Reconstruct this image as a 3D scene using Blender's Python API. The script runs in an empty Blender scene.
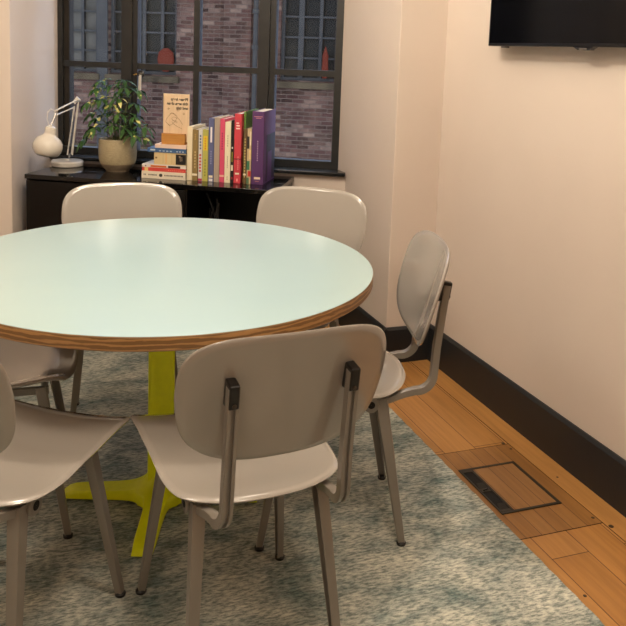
import bpy, math, random
from mathutils import Vector, Matrix
random.seed(7)
PI = math.pi
SC = bpy.context.scene
COL = SC.collection

# ------------------------------------------------------------------ materials
def srgb(r, g, b):
    f = lambda c: (c/255/12.92) if c/255 <= .04045 else ((c/255+.055)/1.055)**2.4
    return (f(r), f(g), f(b), 1)

def mat(name, col, rough=.5, metal=0, coat=0, spec=.5, coat_rough=.05):
    m = bpy.data.materials.new(name); m.use_nodes = True
    b = m.node_tree.nodes['Principled BSDF']
    b.inputs['Base Color'].default_value = col
    b.inputs['Roughness'].default_value = rough
    b.inputs['Metallic'].default_value = metal
    b.inputs['Coat Weight'].default_value = coat
    b.inputs['Coat Roughness'].default_value = coat_rough
    b.inputs['Specular IOR Level'].default_value = spec
    return m

class NT:
    """small node helper"""
    def __init__(s, m):
        s.m = m; s.t = m.node_tree; s.b = s.t.nodes['Principled BSDF']
    def n(s, typ, **kw):
        x = s.t.nodes.new(typ)
        for k, v in kw.items():
            if k.startswith('i_'):
                key = k[2:]; key = int(key) if key.isdigit() else key.replace('_', ' ')
                x.inputs[key].default_value = v
            else: setattr(x, k, v)
        return x
    def l(s, a, ao, b, bi):
        s.t.links.new(a.outputs[ao], b.inputs[bi])
    def coord(s, kind='Object', scale=(1, 1, 1), rot=(0, 0, 0)):
        c = s.n('ShaderNodeTexCoord'); mp = s.n('ShaderNodeMapping')
        mp.inputs['Scale'].default_value = scale; mp.inputs['Rotation'].default_value = rot
        s.l(c, kind, mp, 'Vector'); return mp
    def ramp(s, src, out, stops):
        r = s.n('ShaderNodeValToRGB'); e = r.color_ramp.elements
        while len(e) < len(stops): e.new(.5)
        for k, (p, c) in enumerate(stops):
            e[k].position = p; e[k].color = c
        s.l(src, out, r, 'Fac'); return r
    def mix(s, fac, a, b, blend='MIX'):
        x = s.n('ShaderNodeMix', data_type='RGBA', blend_type=blend)
        for v, k in ((fac, 0), (a, 6), (b, 7)):
            if isinstance(v, tuple) and not isinstance(v[0], (int, float)): s.l(v[0], v[1], x, k)
            else: x.inputs[k].default_value = v
        return x
    def bump(s, src, out, strength=.2, dist=.01):
        b = s.n('ShaderNodeBump'); b.inputs['Strength'].default_value = strength
        b.inputs['Distance'].default_value = dist
        s.l(src, out, b, 'Height'); s.l(b, 'Normal', s.b, 'Normal'); return b

def noisy(name, c1, c2, scale, rough, bump=0, bdist=.002, stretch=(1, 1, 1), **kw):
    m = mat(name, c1, rough, **kw); t = NT(m); mp = t.coord(scale=stretch)
    nz = t.n('ShaderNodeTexNoise', i_Scale=scale, i_Detail=5.0)
    t.l(mp, 'Vector', nz, 'Vector')
    r = t.ramp(nz, 'Fac', [(.3, c1), (.7, c2)]); t.l(r, 'Color', t.b, 'Base Color')
    if bump: t.bump(nz, 'Fac', bump, bdist)
    return m

M = {}
M['wall'] = noisy('wall_paint', srgb(216, 203, 191), srgb(212, 199, 187), 2.5, .75, .03, .001)
M['ceiling'] = mat('ceiling_paint', srgb(236, 230, 222), .8)
M['black_skirting'] = noisy('black_satin_paint', srgb(30, 33, 37), srgb(35, 38, 41), 6, .42, .04, .001)
M['steel_black'] = noisy('black_steel_frame', srgb(30, 31, 31), srgb(37, 37, 36), 20, .42, .1, .001)
M['sill_black'] = mat('black_sill_paint', srgb(22, 23, 25), .22)
M['sideboard'] = mat('black_gloss_lacquer', srgb(10, 10, 10), .07)
M['sideboard_body'] = mat('black_lacquer_body', srgb(12, 11, 11), .3, spec=.3)
M['cable_black'] = mat('black_cable', srgb(12, 12, 12), .5)
M['chair_shell'] = mat('greige_lacquered_shell', srgb(158, 152, 144), .14, coat=.8, coat_rough=.06)
M['chair_steel'] = mat('taupe_coated_steel', srgb(130, 123, 114), .28, coat=.3)
M['black_plastic'] = mat('black_plastic', srgb(18, 16, 15), .35)
M['dark_hole'] = mat('dark_bore', srgb(10, 9, 8), .8)
M['screw'] = mat('screw_metal', srgb(90, 82, 74), .4, .8)
M['yellow'] = noisy('chartreuse_powder_coat', srgb(235, 245, 0), srgb(228, 238, 0), 60, .42, .06, .0005)
M['white_lamp'] = mat('white_lamp_enamel', srgb(226, 220, 208), .25, coat=.4)
M['lamp_metal'] = mat('lamp_metal', srgb(200, 198, 195), .25, .7)
M['brass'] = mat('brass', srgb(190, 160, 105), .25, 1)
M['handle_metal'] = mat('brushed_handle', srgb(215, 212, 205), .35, .5)
M['paper'] = noisy('paper_pages', srgb(226, 220, 205), srgb(196, 190, 176), 300, .8, stretch=(1, .02, .02))
M['soil'] = noisy('potting_soil', srgb(38, 28, 20), srgb(58, 44, 32), 80, .95, .6, .01)
M['tv_bezel'] = mat('tv_bezel', srgb(12, 12, 14), .3, spec=.3)
M['tv_screen'] = mat('tv_screen', srgb(7, 8, 12), .12, spec=.15)
M['tv_sensor'] = mat('tv_sensor_plastic', srgb(90, 85, 80), .3)
M['blue_paint'] = noisy('weathered_blue_paint', srgb(42, 38, 34), srgb(54, 49, 43), 3, .6, spec=.1)
M['stone'] = noisy('weathered_stone_ledge', srgb(74, 60, 42), srgb(46, 36, 25), 2.5, .9, .3, .02, spec=.05)
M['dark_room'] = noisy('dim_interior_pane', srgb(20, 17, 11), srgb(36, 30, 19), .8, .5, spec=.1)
M['pale_pane'] = noisy('pale_pane', srgb(86, 76, 62), srgb(44, 39, 32), 1.2, .5, spec=.1)  # paler mottled tone for the leftmost facade window
M['orange'] = mat('orange_red_fabric', srgb(78, 30, 18), .8, spec=.05)

def glass_mat():
    m = bpy.data.materials.new('window_glass'); m.use_nodes = True
    t = m.node_tree; t.nodes.clear()
    o = t.nodes.new('ShaderNodeOutputMaterial'); mx = t.nodes.new('ShaderNodeMixShader')
    tr = t.nodes.new('ShaderNodeBsdfTransparent'); gl = t.nodes.new('ShaderNodeBsdfGlossy')
    fr = t.nodes.new('ShaderNodeFresnel'); fr.inputs['IOR'].default_value = 1.25
    tr.inputs['Color'].default_value = (.93, .95, .95, 1)
    gl.inputs['Roughness'].default_value = .02
    t.links.new(fr.outputs[0], mx.inputs[0]); t.links.new(tr.outputs[0], mx.inputs[1])
    t.links.new(gl.outputs[0], mx.inputs[2]); t.links.new(mx.outputs[0], o.inputs[0])
    return m
M['glass'] = glass_mat()

def mk_oak(name, plank_w, plank_l, c1, c2, c3, rot=PI/2, gap=.0015, rough=.36):
    m = mat(name, c1, rough, coat=.12); t = NT(m); mp = t.coord(rot=(0, 0, rot))
    if plank_l > 10: mp.inputs['Location'].default_value = (11.3, 0, 0)
    br = t.n('ShaderNodeTexBrick', offset=.37, i_Color1=(0, 0, 0, 1), i_Color2=(1, 1, 1, 1), i_Mortar=(.5, .5, .5, 1), i_Scale=1.0)
    br.inputs['Mortar Size'].default_value = gap; br.inputs['Mortar Smooth'].default_value = .2
    br.inputs['Brick Width'].default_value = plank_l; br.inputs['Row Height'].default_value = plank_w
    t.l(mp, 'Vector', br, 'Vector')
    pl = t.ramp(br, 'Color', [(0, c1), (.5, c2), (1, c3)])
    g = t.coord(scale=(28, 1.6, 1)); nz = t.n('ShaderNodeTexNoise', i_Scale=2.2, i_Detail=6.0, i_Distortion=.6)
    t.l(g, 'Vector', nz, 'Vector')
    gr = t.ramp(nz, 'Fac', [(.3, (.62, .56, .5, 1)), (.62, (1, 1, 1, 1))])
    big = t.n('ShaderNodeTexNoise', i_Scale=2.0); t.l(t.coord(scale=(3, .6, 1)), 'Vector', big, 'Vector')
    bg = t.ramp(big, 'Fac', [(.35, (.86, .84, .8, 1)), (.65, (1.06, 1.04, 1, 1))])
    m1 = t.mix(.55, (pl, 'Color'), (gr, 'Color'), 'MULTIPLY')
    m2 = t.mix(.7, (m1, 2), (bg, 'Color'), 'MULTIPLY')
    m3 = t.mix((br, 'Fac'), (m2, 2), srgb(78, 44, 20))
    t.l(m3, 2, t.b, 'Base Color')
    t.bump(nz, 'Fac', .06, .001)
    return m
M['oak'] = mk_oak('oak_floor_boards', .125, 1.7, srgb(192, 143, 84), srgb(182, 131, 72), srgb(170, 119, 60))
M['oak_fine'] = mk_oak('oak_hatch_boards', .0545, 30.0, srgb(164, 120, 68), srgb(158, 113, 62), srgb(150, 106, 55), gap=.0011)
M['oak_floor_box'] = mk_oak('oak_floor_box_lid', .0545, 30.0, srgb(160, 118, 70), srgb(154, 110, 63), srgb(146, 102, 56), gap=.0011)

def mk_ply():
    m = mat('plywood_edge', srgb(158, 104, 56), .42); t = NT(m)
    mp = t.coord(); sx = t.n('ShaderNodeSeparateXYZ'); t.l(mp, 'Vector', sx, 'Vector')
    mu = t.n('ShaderNodeMath', operation='MULTIPLY'); mu.inputs[1].default_value = 2*PI/.0125
    nz = t.n('ShaderNodeTexNoise', i_Scale=3.0, i_Detail=4.0); t.l(t.coord(scale=(4, 4, 30)), 'Vector', nz, 'Vector')
    ml = t.n('ShaderNodeMath', operation='MULTIPLY_ADD'); ml.inputs[1].default_value = 9.0
    t.l(sx, 'Z', mu, 0); t.l(nz, 'Fac', ml, 0); t.l(mu, 'Value', ml, 2)
    sn = t.n('ShaderNodeMath', operation='SINE'); t.l(ml, 'Value', sn, 0)
    r = t.ramp(sn, 'Value', [(.0, srgb(130, 94, 54)), (.3, srgb(172, 128, 78)), (1, srgb(184, 140, 88))])
    t.l(r, 'Color', t.b, 'Base Color'); return m
M['ply'] = mk_ply()

def mk_tabletop():
    m = mat('mint_laminate', srgb(172, 198, 198), .3, coat=.25, coat_rough=.15); t = NT(m)
    nz = t.n('ShaderNodeTexNoise', i_Scale=2.2, i_Detail=4.0, i_Distortion=.4); t.l(t.coord(scale=(.7, 2, 1), rot=(0, 0, .3)), 'Vector', nz, 'Vector')
    r = t.ramp(nz, 'Fac', [(.2, srgb(164, 191, 192)), (.8, srgb(172, 197, 196))])
    t.l(r, 'Color', t.b, 'Base Color')
    r2 = t.ramp(nz, 'Fac', [(.2, (.28,)*3+(1,)), (.8, (.34,)*3+(1,))]); t.l(r2, 'Color', t.b, 'Roughness')
    return m
M['mint'] = mk_tabletop()

def mk_rug():
    m = mat('mottled_wool_rug', srgb(150, 155, 140), .95, spec=.15); t = NT(m)
    c = t.coord()
    big = t.n('ShaderNodeTexNoise', i_Scale=6.5, i_Detail=9.0, i_Roughness=.72, i_Distortion=.3); t.l(t.coord(scale=(.8, 1.25, 1)), 'Vector', big, 'Vector')
    st = t.n('ShaderNodeTexNoise', i_Scale=1.0, i_Detail=3.0, i_Roughness=.7); t.l(t.coord(scale=(48, 150, 20)), 'Vector', st, 'Vector')
    a = t.ramp(big, 'Fac', [(.36, srgb(112, 129, 127)), (.46, srgb(152, 159, 154)), (.54, srgb(176, 179, 171)), (.66, srgb(200, 201, 190))])
    b = t.ramp(st, 'Fac', [(.38, (.40, .46, .45, 1)), (.5, (.96, .97, .95, 1)), (.62, (1.42, 1.40, 1.34, 1))])
    x = t.mix(.85, (a, 'Color'), (b, 'Color'), 'MULTIPLY'); t.l(x, 2, t.b, 'Base Color')
    t.bump(st, 'Fac', .75, .006); return m
M['rug'] = mk_rug()

def mk_brick():
    m = mat('old_brick', srgb(120, 100, 95), .95, spec=.06); t = NT(m)
    c = t.n('ShaderNodeTexCoord'); sp = t.n('ShaderNodeSeparateXYZ'); cb = t.n('ShaderNodeCombineXYZ')
    t.l(c, 'Object', sp, 'Vector'); t.l(sp, 'X', cb, 'X'); t.l(sp, 'Z', cb, 'Y')
    wob = t.n('ShaderNodeTexNoise', i_Scale=4.0); t.l(c, 'Object', wob, 'Vector')
    ad = t.n('ShaderNodeMix', data_type='VECTOR'); ad.inputs[0].default_value = .018
    t.l(cb, 'Vector', ad, 4); t.l(wob, 'Color', ad, 5)
    br = t.n('ShaderNodeTexBrick', offset=.5, i_Color1=(0, 0, 0, 1), i_Color2=(1, 1, 1, 1), i_Mortar=(.5, .5, .5, 1), i_Scale=1.0, i_Bias=0.0)
    br.inputs['Mortar Size'].default_value = .010; br.inputs['Mortar Smooth'].default_value = .4
    br.inputs['Brick Width'].default_value = .24; br.inputs['Row Height'].default_value = .084
    t.l(ad, 1, br, 'Vector')
    col = t.ramp(br, 'Color', [(0, srgb(50, 33, 26)), (.35, srgb(82, 58, 46)), (.7, srgb(68, 43, 36)), (1, srgb(106, 82, 66))])
    n1 = t.n('ShaderNodeTexNoise', i_Scale=1.3, i_Detail=9.0, i_Roughness=.7); t.l(c, 'Object', n1, 'Vector')
    st = t.ramp(n1, 'Fac', [(.32, srgb(92, 84, 88)), (.5, (.72, .70, .70, 1)), (.66, (1.15, 1.06, 1.0, 1))])
    x = t.mix(.8, (col, 'Color'), (st, 'Color'), 'MULTIPLY')
    y = t.mix((br, 'Fac'), (x, 2), srgb(80, 63, 51))
    t.l(y, 2, t.b, 'Base Color'); t.bump(br, 'Fac', .5, -.01); return m
M['brick'] = mk_brick()

def mk_pot():
    m = mat('speckled_stoneware', srgb(176, 160, 128), .5); t = NT(m); c = t.coord(scale=(1, 1, 4))
    nz = t.n('ShaderNodeTexNoise', i_Scale=90.0, i_Detail=3.0); t.l(c, 'Vector', nz, 'Vector')
    r = t.ramp(nz, 'Fac', [(.3, srgb(158, 144, 112)), (.7, srgb(182, 168, 134))])
    t.l(r, 'Color', t.b, 'Base Color'); t.bump(nz, 'Fac', .06, .001); return m
M['pot'] = mk_pot()
M['pot_base'] = noisy('raw_stoneware', srgb(168, 150, 124), srgb(150, 132, 108), 120, .8, .2, .002)

def mk_leaf():
    m = mat('variegated_leaf', srgb(50, 84, 40), .5, spec=.25); t = NT(m); c = t.coord()
    nz = t.n('ShaderNodeTexNoise', i_Scale=16.0, i_Detail=2.0); t.l(c, 'Vector', nz, 'Vector')
    r = t.ramp(nz, 'Fac', [(.30, srgb(30, 54, 26)), (.5, srgb(56, 90, 44)), (.62, srgb(76, 108, 52)), (.62, srgb(214, 208, 128)), (.8, srgb(228, 224, 160))])
    t.l(r, 'Color', t.b, 'Base Color'); return m
M['leaf'] = mk_leaf()
M['stem'] = mat('plant_stem', srgb(84, 92, 48), .6)
M['light_wood'] = noisy('pale_birch_board', srgb(232, 206, 172), srgb(218, 190, 154), 12, .55, stretch=(8, 1, .6))
M['oak_block'] = noisy('golden_oak_block', srgb(196, 142, 72), srgb(180, 124, 58), 14, .5, stretch=(1, 1, 8))
M['ink'] = mat('black_ink', srgb(25, 22, 20), .7)
M['brown_line'] = mat('engraved_brown_line', srgb(128, 88, 54), .8)

# ------------------------------------------------------------------ mesh builder
class MB:
    def __init__(s): s.v = []; s.f = []; s.mi = []
    def add(s, vs, fs, mi=0, T=None):
        o = len(s.v)
        for p in vs:
            p = Vector(p)
            s.v.append(tuple(T @ p) if T else tuple(p))
        for f in fs: s.f.append(tuple(o+i for i in f)); s.mi.append(mi)
        return s
    def box(s, x0, x1, y0, y1, z0, z1, mi=0, T=None):
        v = [(x, y, z) for z in (z0, z1) for y in (y0, y1) for x in (x0, x1)]
        return s.add(v, [(0, 2, 3, 1), (4, 5, 7, 6), (0, 1, 5, 4), (2, 6, 7, 3), (0, 4, 6, 2), (1, 3, 7, 5)], mi, T)
    def sweep(s, path, prof, up=(0, 0, 1), scale=None, mi=0, caps=True, T=None):
        """prof: list of (a,b) or function i->list; a along side, b along up"""
        path = [Vector(p) for p in path]; n = len(path); rings = []
        for i, p in enumerate(path):
            t = (path[min(i+1, n-1)]-path[max(i-1, 0)]).normalized()
            u = Vector(up); sd = t.cross(u)
            if sd.length < 1e-4: sd = t.cross(Vector((0, 1, .01)))
            sd.normalize(); uu = sd.cross(t).normalized()
            sc = scale[i] if scale else (1, 1)
            if not isinstance(sc, tuple): sc = (sc, sc)
            pr = prof(i) if callable(prof) else prof
            rings.append([p+sd*a*sc[0]+uu*b*sc[1] for a, b in pr])
        k = len(rings[0]); vs = [q for r in rings for q in r]; fs = []
        for i in range(n-1):
            for j in range(k):
                a, b = i*k+j, i*k+(j+1) % k
                fs.append((a, b, b+k, a+k))
        if caps: fs.append(tuple(range(k-1, -1, -1))); fs.append(tuple((n-1)*k+j for j in range(k)))
        return s.add(vs, fs, mi, T)
    def tube(s, path, r, seg=12, **kw):
        rr = r if isinstance(r, (list, tuple)) else None
        prof = [(math.cos(2*PI*j/seg)*(1 if rr else r), math.sin(2*PI*j/seg)*(1 if rr else r)) for j in range(seg)]
        return s.sweep(path, prof, scale=list(rr) if rr else None, **kw)
    def lathe(s, prof, seg=40, mi=0, T=None, close=True):
        vs = []; fs = []; n = len(prof)
        for r, z in prof:
            for j in range(seg):
                a = 2*PI*j/seg; vs.append((r*math.cos(a), r*math.sin(a), z))
        for i in range(n-1):
            for j in range(seg):
                k = (j+1) % seg; fs.append((i*seg+j, i*seg+k, (i+1)*seg+k, (i+1)*seg+j))
        if close:
            fs.append(tuple(range(seg-1, -1, -1))); fs.append(tuple((n-1)*seg+j for j in range(seg)))
        return s.add(vs, fs, mi, T)
    def shell(s, outline, c, func, th, rings=14, mi=0, rim=True):
        """thin double-curved shell: outline 2-D loop round c, func maps (a,b)->Vector, th thickness"""
        n = len(outline); P = [Vector(c)]
        for r in range(1, rings+1):
            k = r/rings
            for o in outline: P.append(Vector((c[0]+(o[0]-c[0])*k, c[1]+(o[1]-c[1])*k)))
        def nrm(a, b, e=1e-3):
            du = func(a+e, b)-func(a-e, b); dv = func(a, b+e)-func(a, b-e)
            return du.cross(dv).normalized()
        top = [func(p[0], p[1]) for p in P]; N = [nrm(p[0], p[1]) for p in P]
        A = [t+m_*th/2 for t, m_ in zip(top, N)]; B = [t-m_*th/2 for t, m_ in zip(top, N)]
        nv = len(P); fs = []
        ix = lambda r, j: 0 if r == 0 else 1+(r-1)*n+j % n
        for r in range(rings):
            for j in range(n):
                if r == 0: f = (0, ix(1, j), ix(1, j+1))
                else: f = (ix(r, j), ix(r+1, j), ix(r+1, j+1), ix(r, j+1))
                fs.append(f); fs.append(tuple(nv+q for q in reversed(f)))
        # rounded rim: one extra ring pushed outwards
        out = []
        for j in range(n):
            i = ix(rings, j); o = Vector(outline[j]); d = o-Vector(c); d.normalize()
            e = func(o[0]+d[0]*th*.4, o[1]+d[1]*th*.4); out.append(e)
        base = 2*nv
        for j in range(n):
            a, b = ix(rings, j), ix(rings, j+1); k = (j+1) % n
            fs.append((a, base+j, base+k, b)); fs.append((base+j, nv+a, nv+b, base+k))
        return s.add(A+B+out, fs, mi)
    def build(s, name, mats, parent=None, smooth=True, bevel=0, seg=2, angle=35, loc=None, rot=None):
        me = bpy.data.meshes.new(name); me.from_pydata(s.v, [], s.f)
        for m in (mats if isinstance(mats, (list, tuple)) else [mats]): me.materials.append(m)
        me.polygons.foreach_set('material_index', s.mi)
        me.update()
        import bmesh
        b = bmesh.new(); b.from_mesh(me); bmesh.ops.recalc_face_normals(b, faces=b.faces); b.to_mesh(me); b.free()
        if smooth:
            me.polygons.foreach_set('use_smooth', [True]*len(me.polygons))
            me.set_sharp_from_angle(angle=math.radians(angle))
        o = bpy.data.objects.new(name, me); COL.objects.link(o)
        if parent: o.parent = parent
        if loc: o.location = loc
        if rot: o.rotation_euler = rot
        if bevel:
            bv = o.modifiers.new('bevel', 'BEVEL'); bv.width = bevel; bv.segments = seg
            bv.limit_method = 'ANGLE'; bv.angle_limit = math.radians(40)
        return o

def bx(*a, **k): return MB().box(*a, **k)
def empty(name, loc, rz=0, label=None, cat=None, group=None, kind=None):
    o = bpy.data.objects.new(name, None); COL.objects.link(o); o.location = loc; o.rotation_euler = (0, 0, rz)
    o.empty_display_size = .1
    return tag(o, label, cat, group, kind)
def tag(o, label=None, cat=None, group=None, kind=None):
    if label: o['label'] = label
    if cat: o['category'] = cat
    if group: o['group'] = group
    if kind: o['kind'] = kind
    return o
def struct(o): o['kind'] = 'structure'; return o
def dup(root, loc, rz, label):
    r = root.copy(); COL.objects.link(r); r.location = loc; r.rotation_euler = (0, 0, rz); r['label'] = label
    for ch in list(root.children):
        c = ch.copy(); COL.objects.link(c); c.parent = r
        for g in list(ch.children):
            d = g.copy(); COL.objects.link(d); d.parent = c
    return r
def arc(c, r, a0, a1, n, plane='yz', x=0):
    return [(x, c[0]+r*math.cos(a0+(a1-a0)*i/n), c[1]+r*math.sin(a0+(a1-a0)*i/n)) for i in range(n+1)]
def chaikin(P, it=2):
    for _ in range(it):
        Q = []
        for i in range(len(P)):
            a, b = P[i], P[(i+1) % len(P)]
            Q.append((a[0]*.75+b[0]*.25, a[1]*.75+b[1]*.25)); Q.append((a[0]*.25+b[0]*.75, a[1]*.25+b[1]*.75))
        P = Q
    return P

# ------------------------------------------------------------------ frames of reference
WA = math.radians(-29.977)                       # direction of the skewed window wall
WD = Vector((math.cos(WA), math.sin(WA), 0)); WN = Vector((-WD.y, WD.x, 0)); WO = 3.9506
def wloc(u, n, z=0): return WD*u+WN*(WO+n)+Vector((0, 0, z))
XR, YP = 1.738, 3.126                            # right wall plane, pier wall plane
XL, YB, ZC = -2.3, -2.3, 2.7

# ------------------------------------------------------------------ room shell
cR = wloc(-.529, 0); cL = wloc(-2.152, 0); eL = wloc(-2.104, -.47)
XE = 1.512                                       # reveal edge of the right pier
T = .12
floor_o = struct(MB().box(XL-.3, XR+.3, YB-.3, 5.0, -.08, 0).build('floor', M['oak'], smooth=False))
struct(MB().box(XL-.3, XR+.3, YB-.3, 5.0, ZC, ZC+.1).build('ceiling', M['ceiling'], smooth=False))
struct(bx(XR, XR+T, YB, YP+T, 0, ZC).build('wall_right', M['wall'], smooth=False))
struct(bx(XL-T, XL, YB, 5.0, 0, ZC).build('wall_left', M['wall'], smooth=False))
struct(bx(XL, XR, YB-T, YB, 0, ZC).build('wall_back', M['wall'], smooth=False))
def prism(pts, z0, z1):
    n = len(pts); v = [(p[0], p[1], z0) for p in pts]+[(p[0], p[1], z1) for p in pts]
    f = [tuple(range(n-1, -1, -1)), tuple(range(n, 2*n))]+[(i, (i+1) % n, n+(i+1) % n, n+i) for i in range(n)]
    return MB().add(v, f)
# right pier (front face + reveal)
cR2 = wloc(-.6195, .156)
struct(prism([(XR+T, YP), (XE, YP), (cR2.x, cR2.y), (XR+T, cR2.y)], 0, ZC).build('wall_pier_right', M['wall'], smooth=False, bevel=.004))
# left pier
cL2 = wloc(-2.1675, .156)
struct(prism([(eL.x, eL.y), (XL, eL.y-.05), (XL, cL2.y), (cL2.x, cL2.y)], 0, ZC).build('wall_pier_left', M['wall'], smooth=False, bevel=.004))
# window wall: below and above the opening (local u,n,z)
def wobj(mb, name, m, **k):
    o = mb.build(name, m, loc=tuple(WN*WO), rot=(0, 0, WA), **k); return o
WZ0, WZ1 = .806, 2.32
def wprism(z0, z1):
    return prism([(-2.152, 0), (-.5295, 0), (-.6195, .156), (-2.1675, .156)], z0, z1)
struct(wobj(wprism(0, .772), 'wall_window', M['wall'], smooth=False))
struct(wobj(wprism(WZ1, ZC), 'wall_window_lintel', M['wall'], smooth=False))
# sill
struct(wobj(prism([(-2.145, -.034), (-.530, -.034), (-.5315, .0), (-.613, .143), (-2.163, .143)], .772, .792), 'trim_1', M['sill_black'], bevel=.004))
# baseboards (0.168 high with chamfered top)
def skirt(name, a, b, n):
    a, b, n = Vector(a), Vector(b), Vector(n); h = .168; t = .014
    pr = [(0, 0), (t, 0), (t, h-.012), (t*.45, h), (0, h)]
    vs = [Vector((p[0], p[1], 0))+n.to_3d()*q[0]+Vector((0, 0, q[1])) for p in (a, b) for q in pr]
    f = [(0, 1, 2, 3, 4), (9, 8, 7, 6, 5)]+[(i, (i+1) % 5, 5+(i+1) % 5, 5+i) for i in range(5)]
    return struct(MB().add(vs, f).build(name, M['black_skirting'], smooth=False))
skirt('baseboard_right', (XR, YB), (XR, YP), (-1, 0))
skirt('baseboard_pier', (XR, YP), (XE-.014, YP), (0, -1))
rv = (Vector((cR.x, cR.y))-Vector((XE, YP))).normalized()
skirt('baseboard_reveal', (XE, YP-.014), (cR.x, cR.y), (-rv.y, rv.x))
skirt('baseboard_window', (cR.x, cR.y), (cL.x, cL.y), (-WN.x, -WN.y))
skirt('baseboard_left', (XL, YB), (XL, eL.y-.05), (1, 0))
skirt('baseboard_pier_left', (eL.x, eL.y), (XL, eL.y-.05), (0, -1))
skirt('baseboard_back', (XL, YB), (XR, YB), (0, 1))

# ------------------------------------------------------------------ window
struct(win := wobj(MB(), 'window_1', M['steel_black']))
bpy.data.objects.remove(win)
S = 1.026
def wz(z): return 1.395+(z-1.395)*S
N0 = .095
def bar(mb, u0, u1, n0, n1, z0, z1): mb.box(u0*S, u1*S, N0+n0, N0+n1, z0, z1)
zb, zt, zt2 = .792, WZ1-.02, wz(1.775)
f = MB()
bar(f, -2.161/S, -2.078, .0, .06, zb, WZ1); bar(f, -.607, -.584/S, .0, .06, zb, WZ1)
f.box(-2.078*S, -.607*S, N0, N0+.06, .792, wz(.842)); f.box(-2.078*S, -.607*S, N0, N0+.06, WZ1-.04, WZ1)
bar(f, -1.72, -1.682, -.012, .06, wz(.842), WZ1-.04)          # post beside the casement
bar(f, -1.682, -1.655, .0, .05, wz(.842), WZ1-.04)
bar(f, -1.747, -1.72, .004, .05, wz(.842), WZ1-.04)
for (a, b, n0) in ((-1.005, -.972, .004), (-.972, -.945, -.012), (-.945, -.915, .004)):
    bar(f, a, b, n0, .055, wz(.842), WZ1-.04)
bar(f, -1.35, -1.318, .005, .05, wz(.842), WZ1-.04)
for z in (1.2725, 1.738):                                     # transoms
    for a, b in ((-2.078, -1.747), (-1.655, -1.35), (-1.318, -1.005), (-.915, -.607)):
        bar(f, a, b, .006, .048, wz(z), wz(z+.031))
wf = struct(wobj(f, 'window_1', M['steel_black'], smooth=False))
g = MB()                                                     # inner casement lining at the left light; sky-lit tone put into its colour
for (a, b) in ((-2.078, -2.05),): g.box(a*S, b*S, N0+.02, N0+.075, wz(.842), WZ1-.04)
g.build('casement_stile', M['blue_paint'], wf, smooth=False)
for a, b in ((-2.05, -1.747), (-1.655, -1.35), (-1.318, -1.005), (-.915, -.607)):
    for z0, z1 in ((.842, 1.2725), (1.3035, 1.738), (1.769, 2.27)):
        bx(a*S, b*S, N0+.026, N0+.030, wz(z0), wz(z1)).build('window_pane', M['glass'], wf, smooth=False)
# window handle on the post
hd = empty('window_handle', tuple(wloc(-1.628*S, N0-.014, wz(1.155))), WA, 'brass and steel casement handle hanging on the thick black window post behind the plant', 'handle')
mb = MB(); R_ = Matrix.Translation((0, 0, .095)) @ Matrix.Scale(1.25, 4) @ Matrix.Rotation(PI/2, 4, 'X')
mb.lathe([(.016, 0), (.016, .004), (.009, .008), (.009, .022), (.006, .024)], 20, T=R_)
mb.build('rosette', M['steel_black'], hd)
MB().tube([(-.035, -.02, .092), (0, -.021, .095), (.012, -.021, .095)], [.004, .006, .006], 10).build('pivot', M['brass'], hd)
MB().tube([(0.004, -.024, .095), (.004, -.027, .05), (.003, -.028, -.035)], [(.008, .006), (.009, .006), (.011, .007)], 12, up=(0, 1, 0)).build('lever', M['handle_metal'], hd)

# ------------------------------------------------------------------ building across the courtyard
FO = 12.0
bl = empty('brick_building', tuple(WN*(WO+FO)), WA, 'old brown brick facade with blue grid windows seen across the courtyard through the window', 'building')
wins = [(-9.42, -7.61, .80, 3.0, [-9.05, -8.73, -8.366, -8.0]), (-7.336, -5.831, .80, 3.0, [-6.96, -6.596, -6.191]), (-3.601, -2.409, .80, 3.0, [-3.193, -2.784])]
wb = MB(); us = [-14, -9.42, -7.61, -7.336, -5.831, -3.601, -2.409, 6]
wb.box(-14, 6, 0, .5, -7, .80); wb.box(-14, 6, 0, .5, 3.0, 7)
for a, b in ((-14, -9.42), (-7.61, -7.336), (-5.831, -3.601), (-2.409, 6)): wb.box(a, b, 0, .5, .80, 3.0)
wb.build('brick_wall', M['brick'], bl, smooth=False)
pb = MB(); pb.box(-4.78, -4.20, -.10, 0, -7, 7); pb.build('brick_pilaster', M['brick'], bl, smooth=False)
for wi, (a, b, z0, z1, ms) in enumerate(wins):
    p = bx(a, b, .22, .24, z0, z1).build('window_panes', M['pale_pane'] if wi == 0 else M['dark_room'], bl, smooth=False)
    fr = MB(); w = .035
    fr.box(a, a+.07, .10, .2, z0, z1); fr.box(b-.07, b, .10, .2, z0, z1); fr.box(a, b, .08, .2, z0-.02, z0+.06)
    for k, m_ in enumerate(ms):
        ww = .055 if (wi == 2 and k == 0) else .034
        fr.box(m_-ww, m_+ww, .12, .2, z0, z1)
    for z in (1.262, 1.683, 2.10, 2.52): fr.box(a, b, .13, .2, z-.02, z+.02)
    fr.build('window_grid', M['blue_paint'], bl, smooth=False)
    sl = MB().box(a-.06, b+.08, -.10, .2, .64, .775); sl.build('stone_sill', M['stone'], bl, smooth=False, bevel=.015)
MB().box(-7.60, -7.35, -.05, 0, -.9, 7).build('blue_panel', M['blue_paint'], bl, smooth=False, bevel=.01)
MB().box(-14, -5.4, -.04, 0, -1.25, -.75).build('facade_band', M['stone'], bl, smooth=False)  # plain strip in the sill colour along the lower facade
dp = empty('drainpipe', tuple(wloc(-4.085, FO-.16, -3.2)), WA, 'vertical blue drainpipe with collars on the brick facade outside', 'pipe')
MB().tube([(0, 0, -4), (0, 0, 10)], .052, 14).build('pipe_run', M['blue_paint'], dp)
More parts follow.
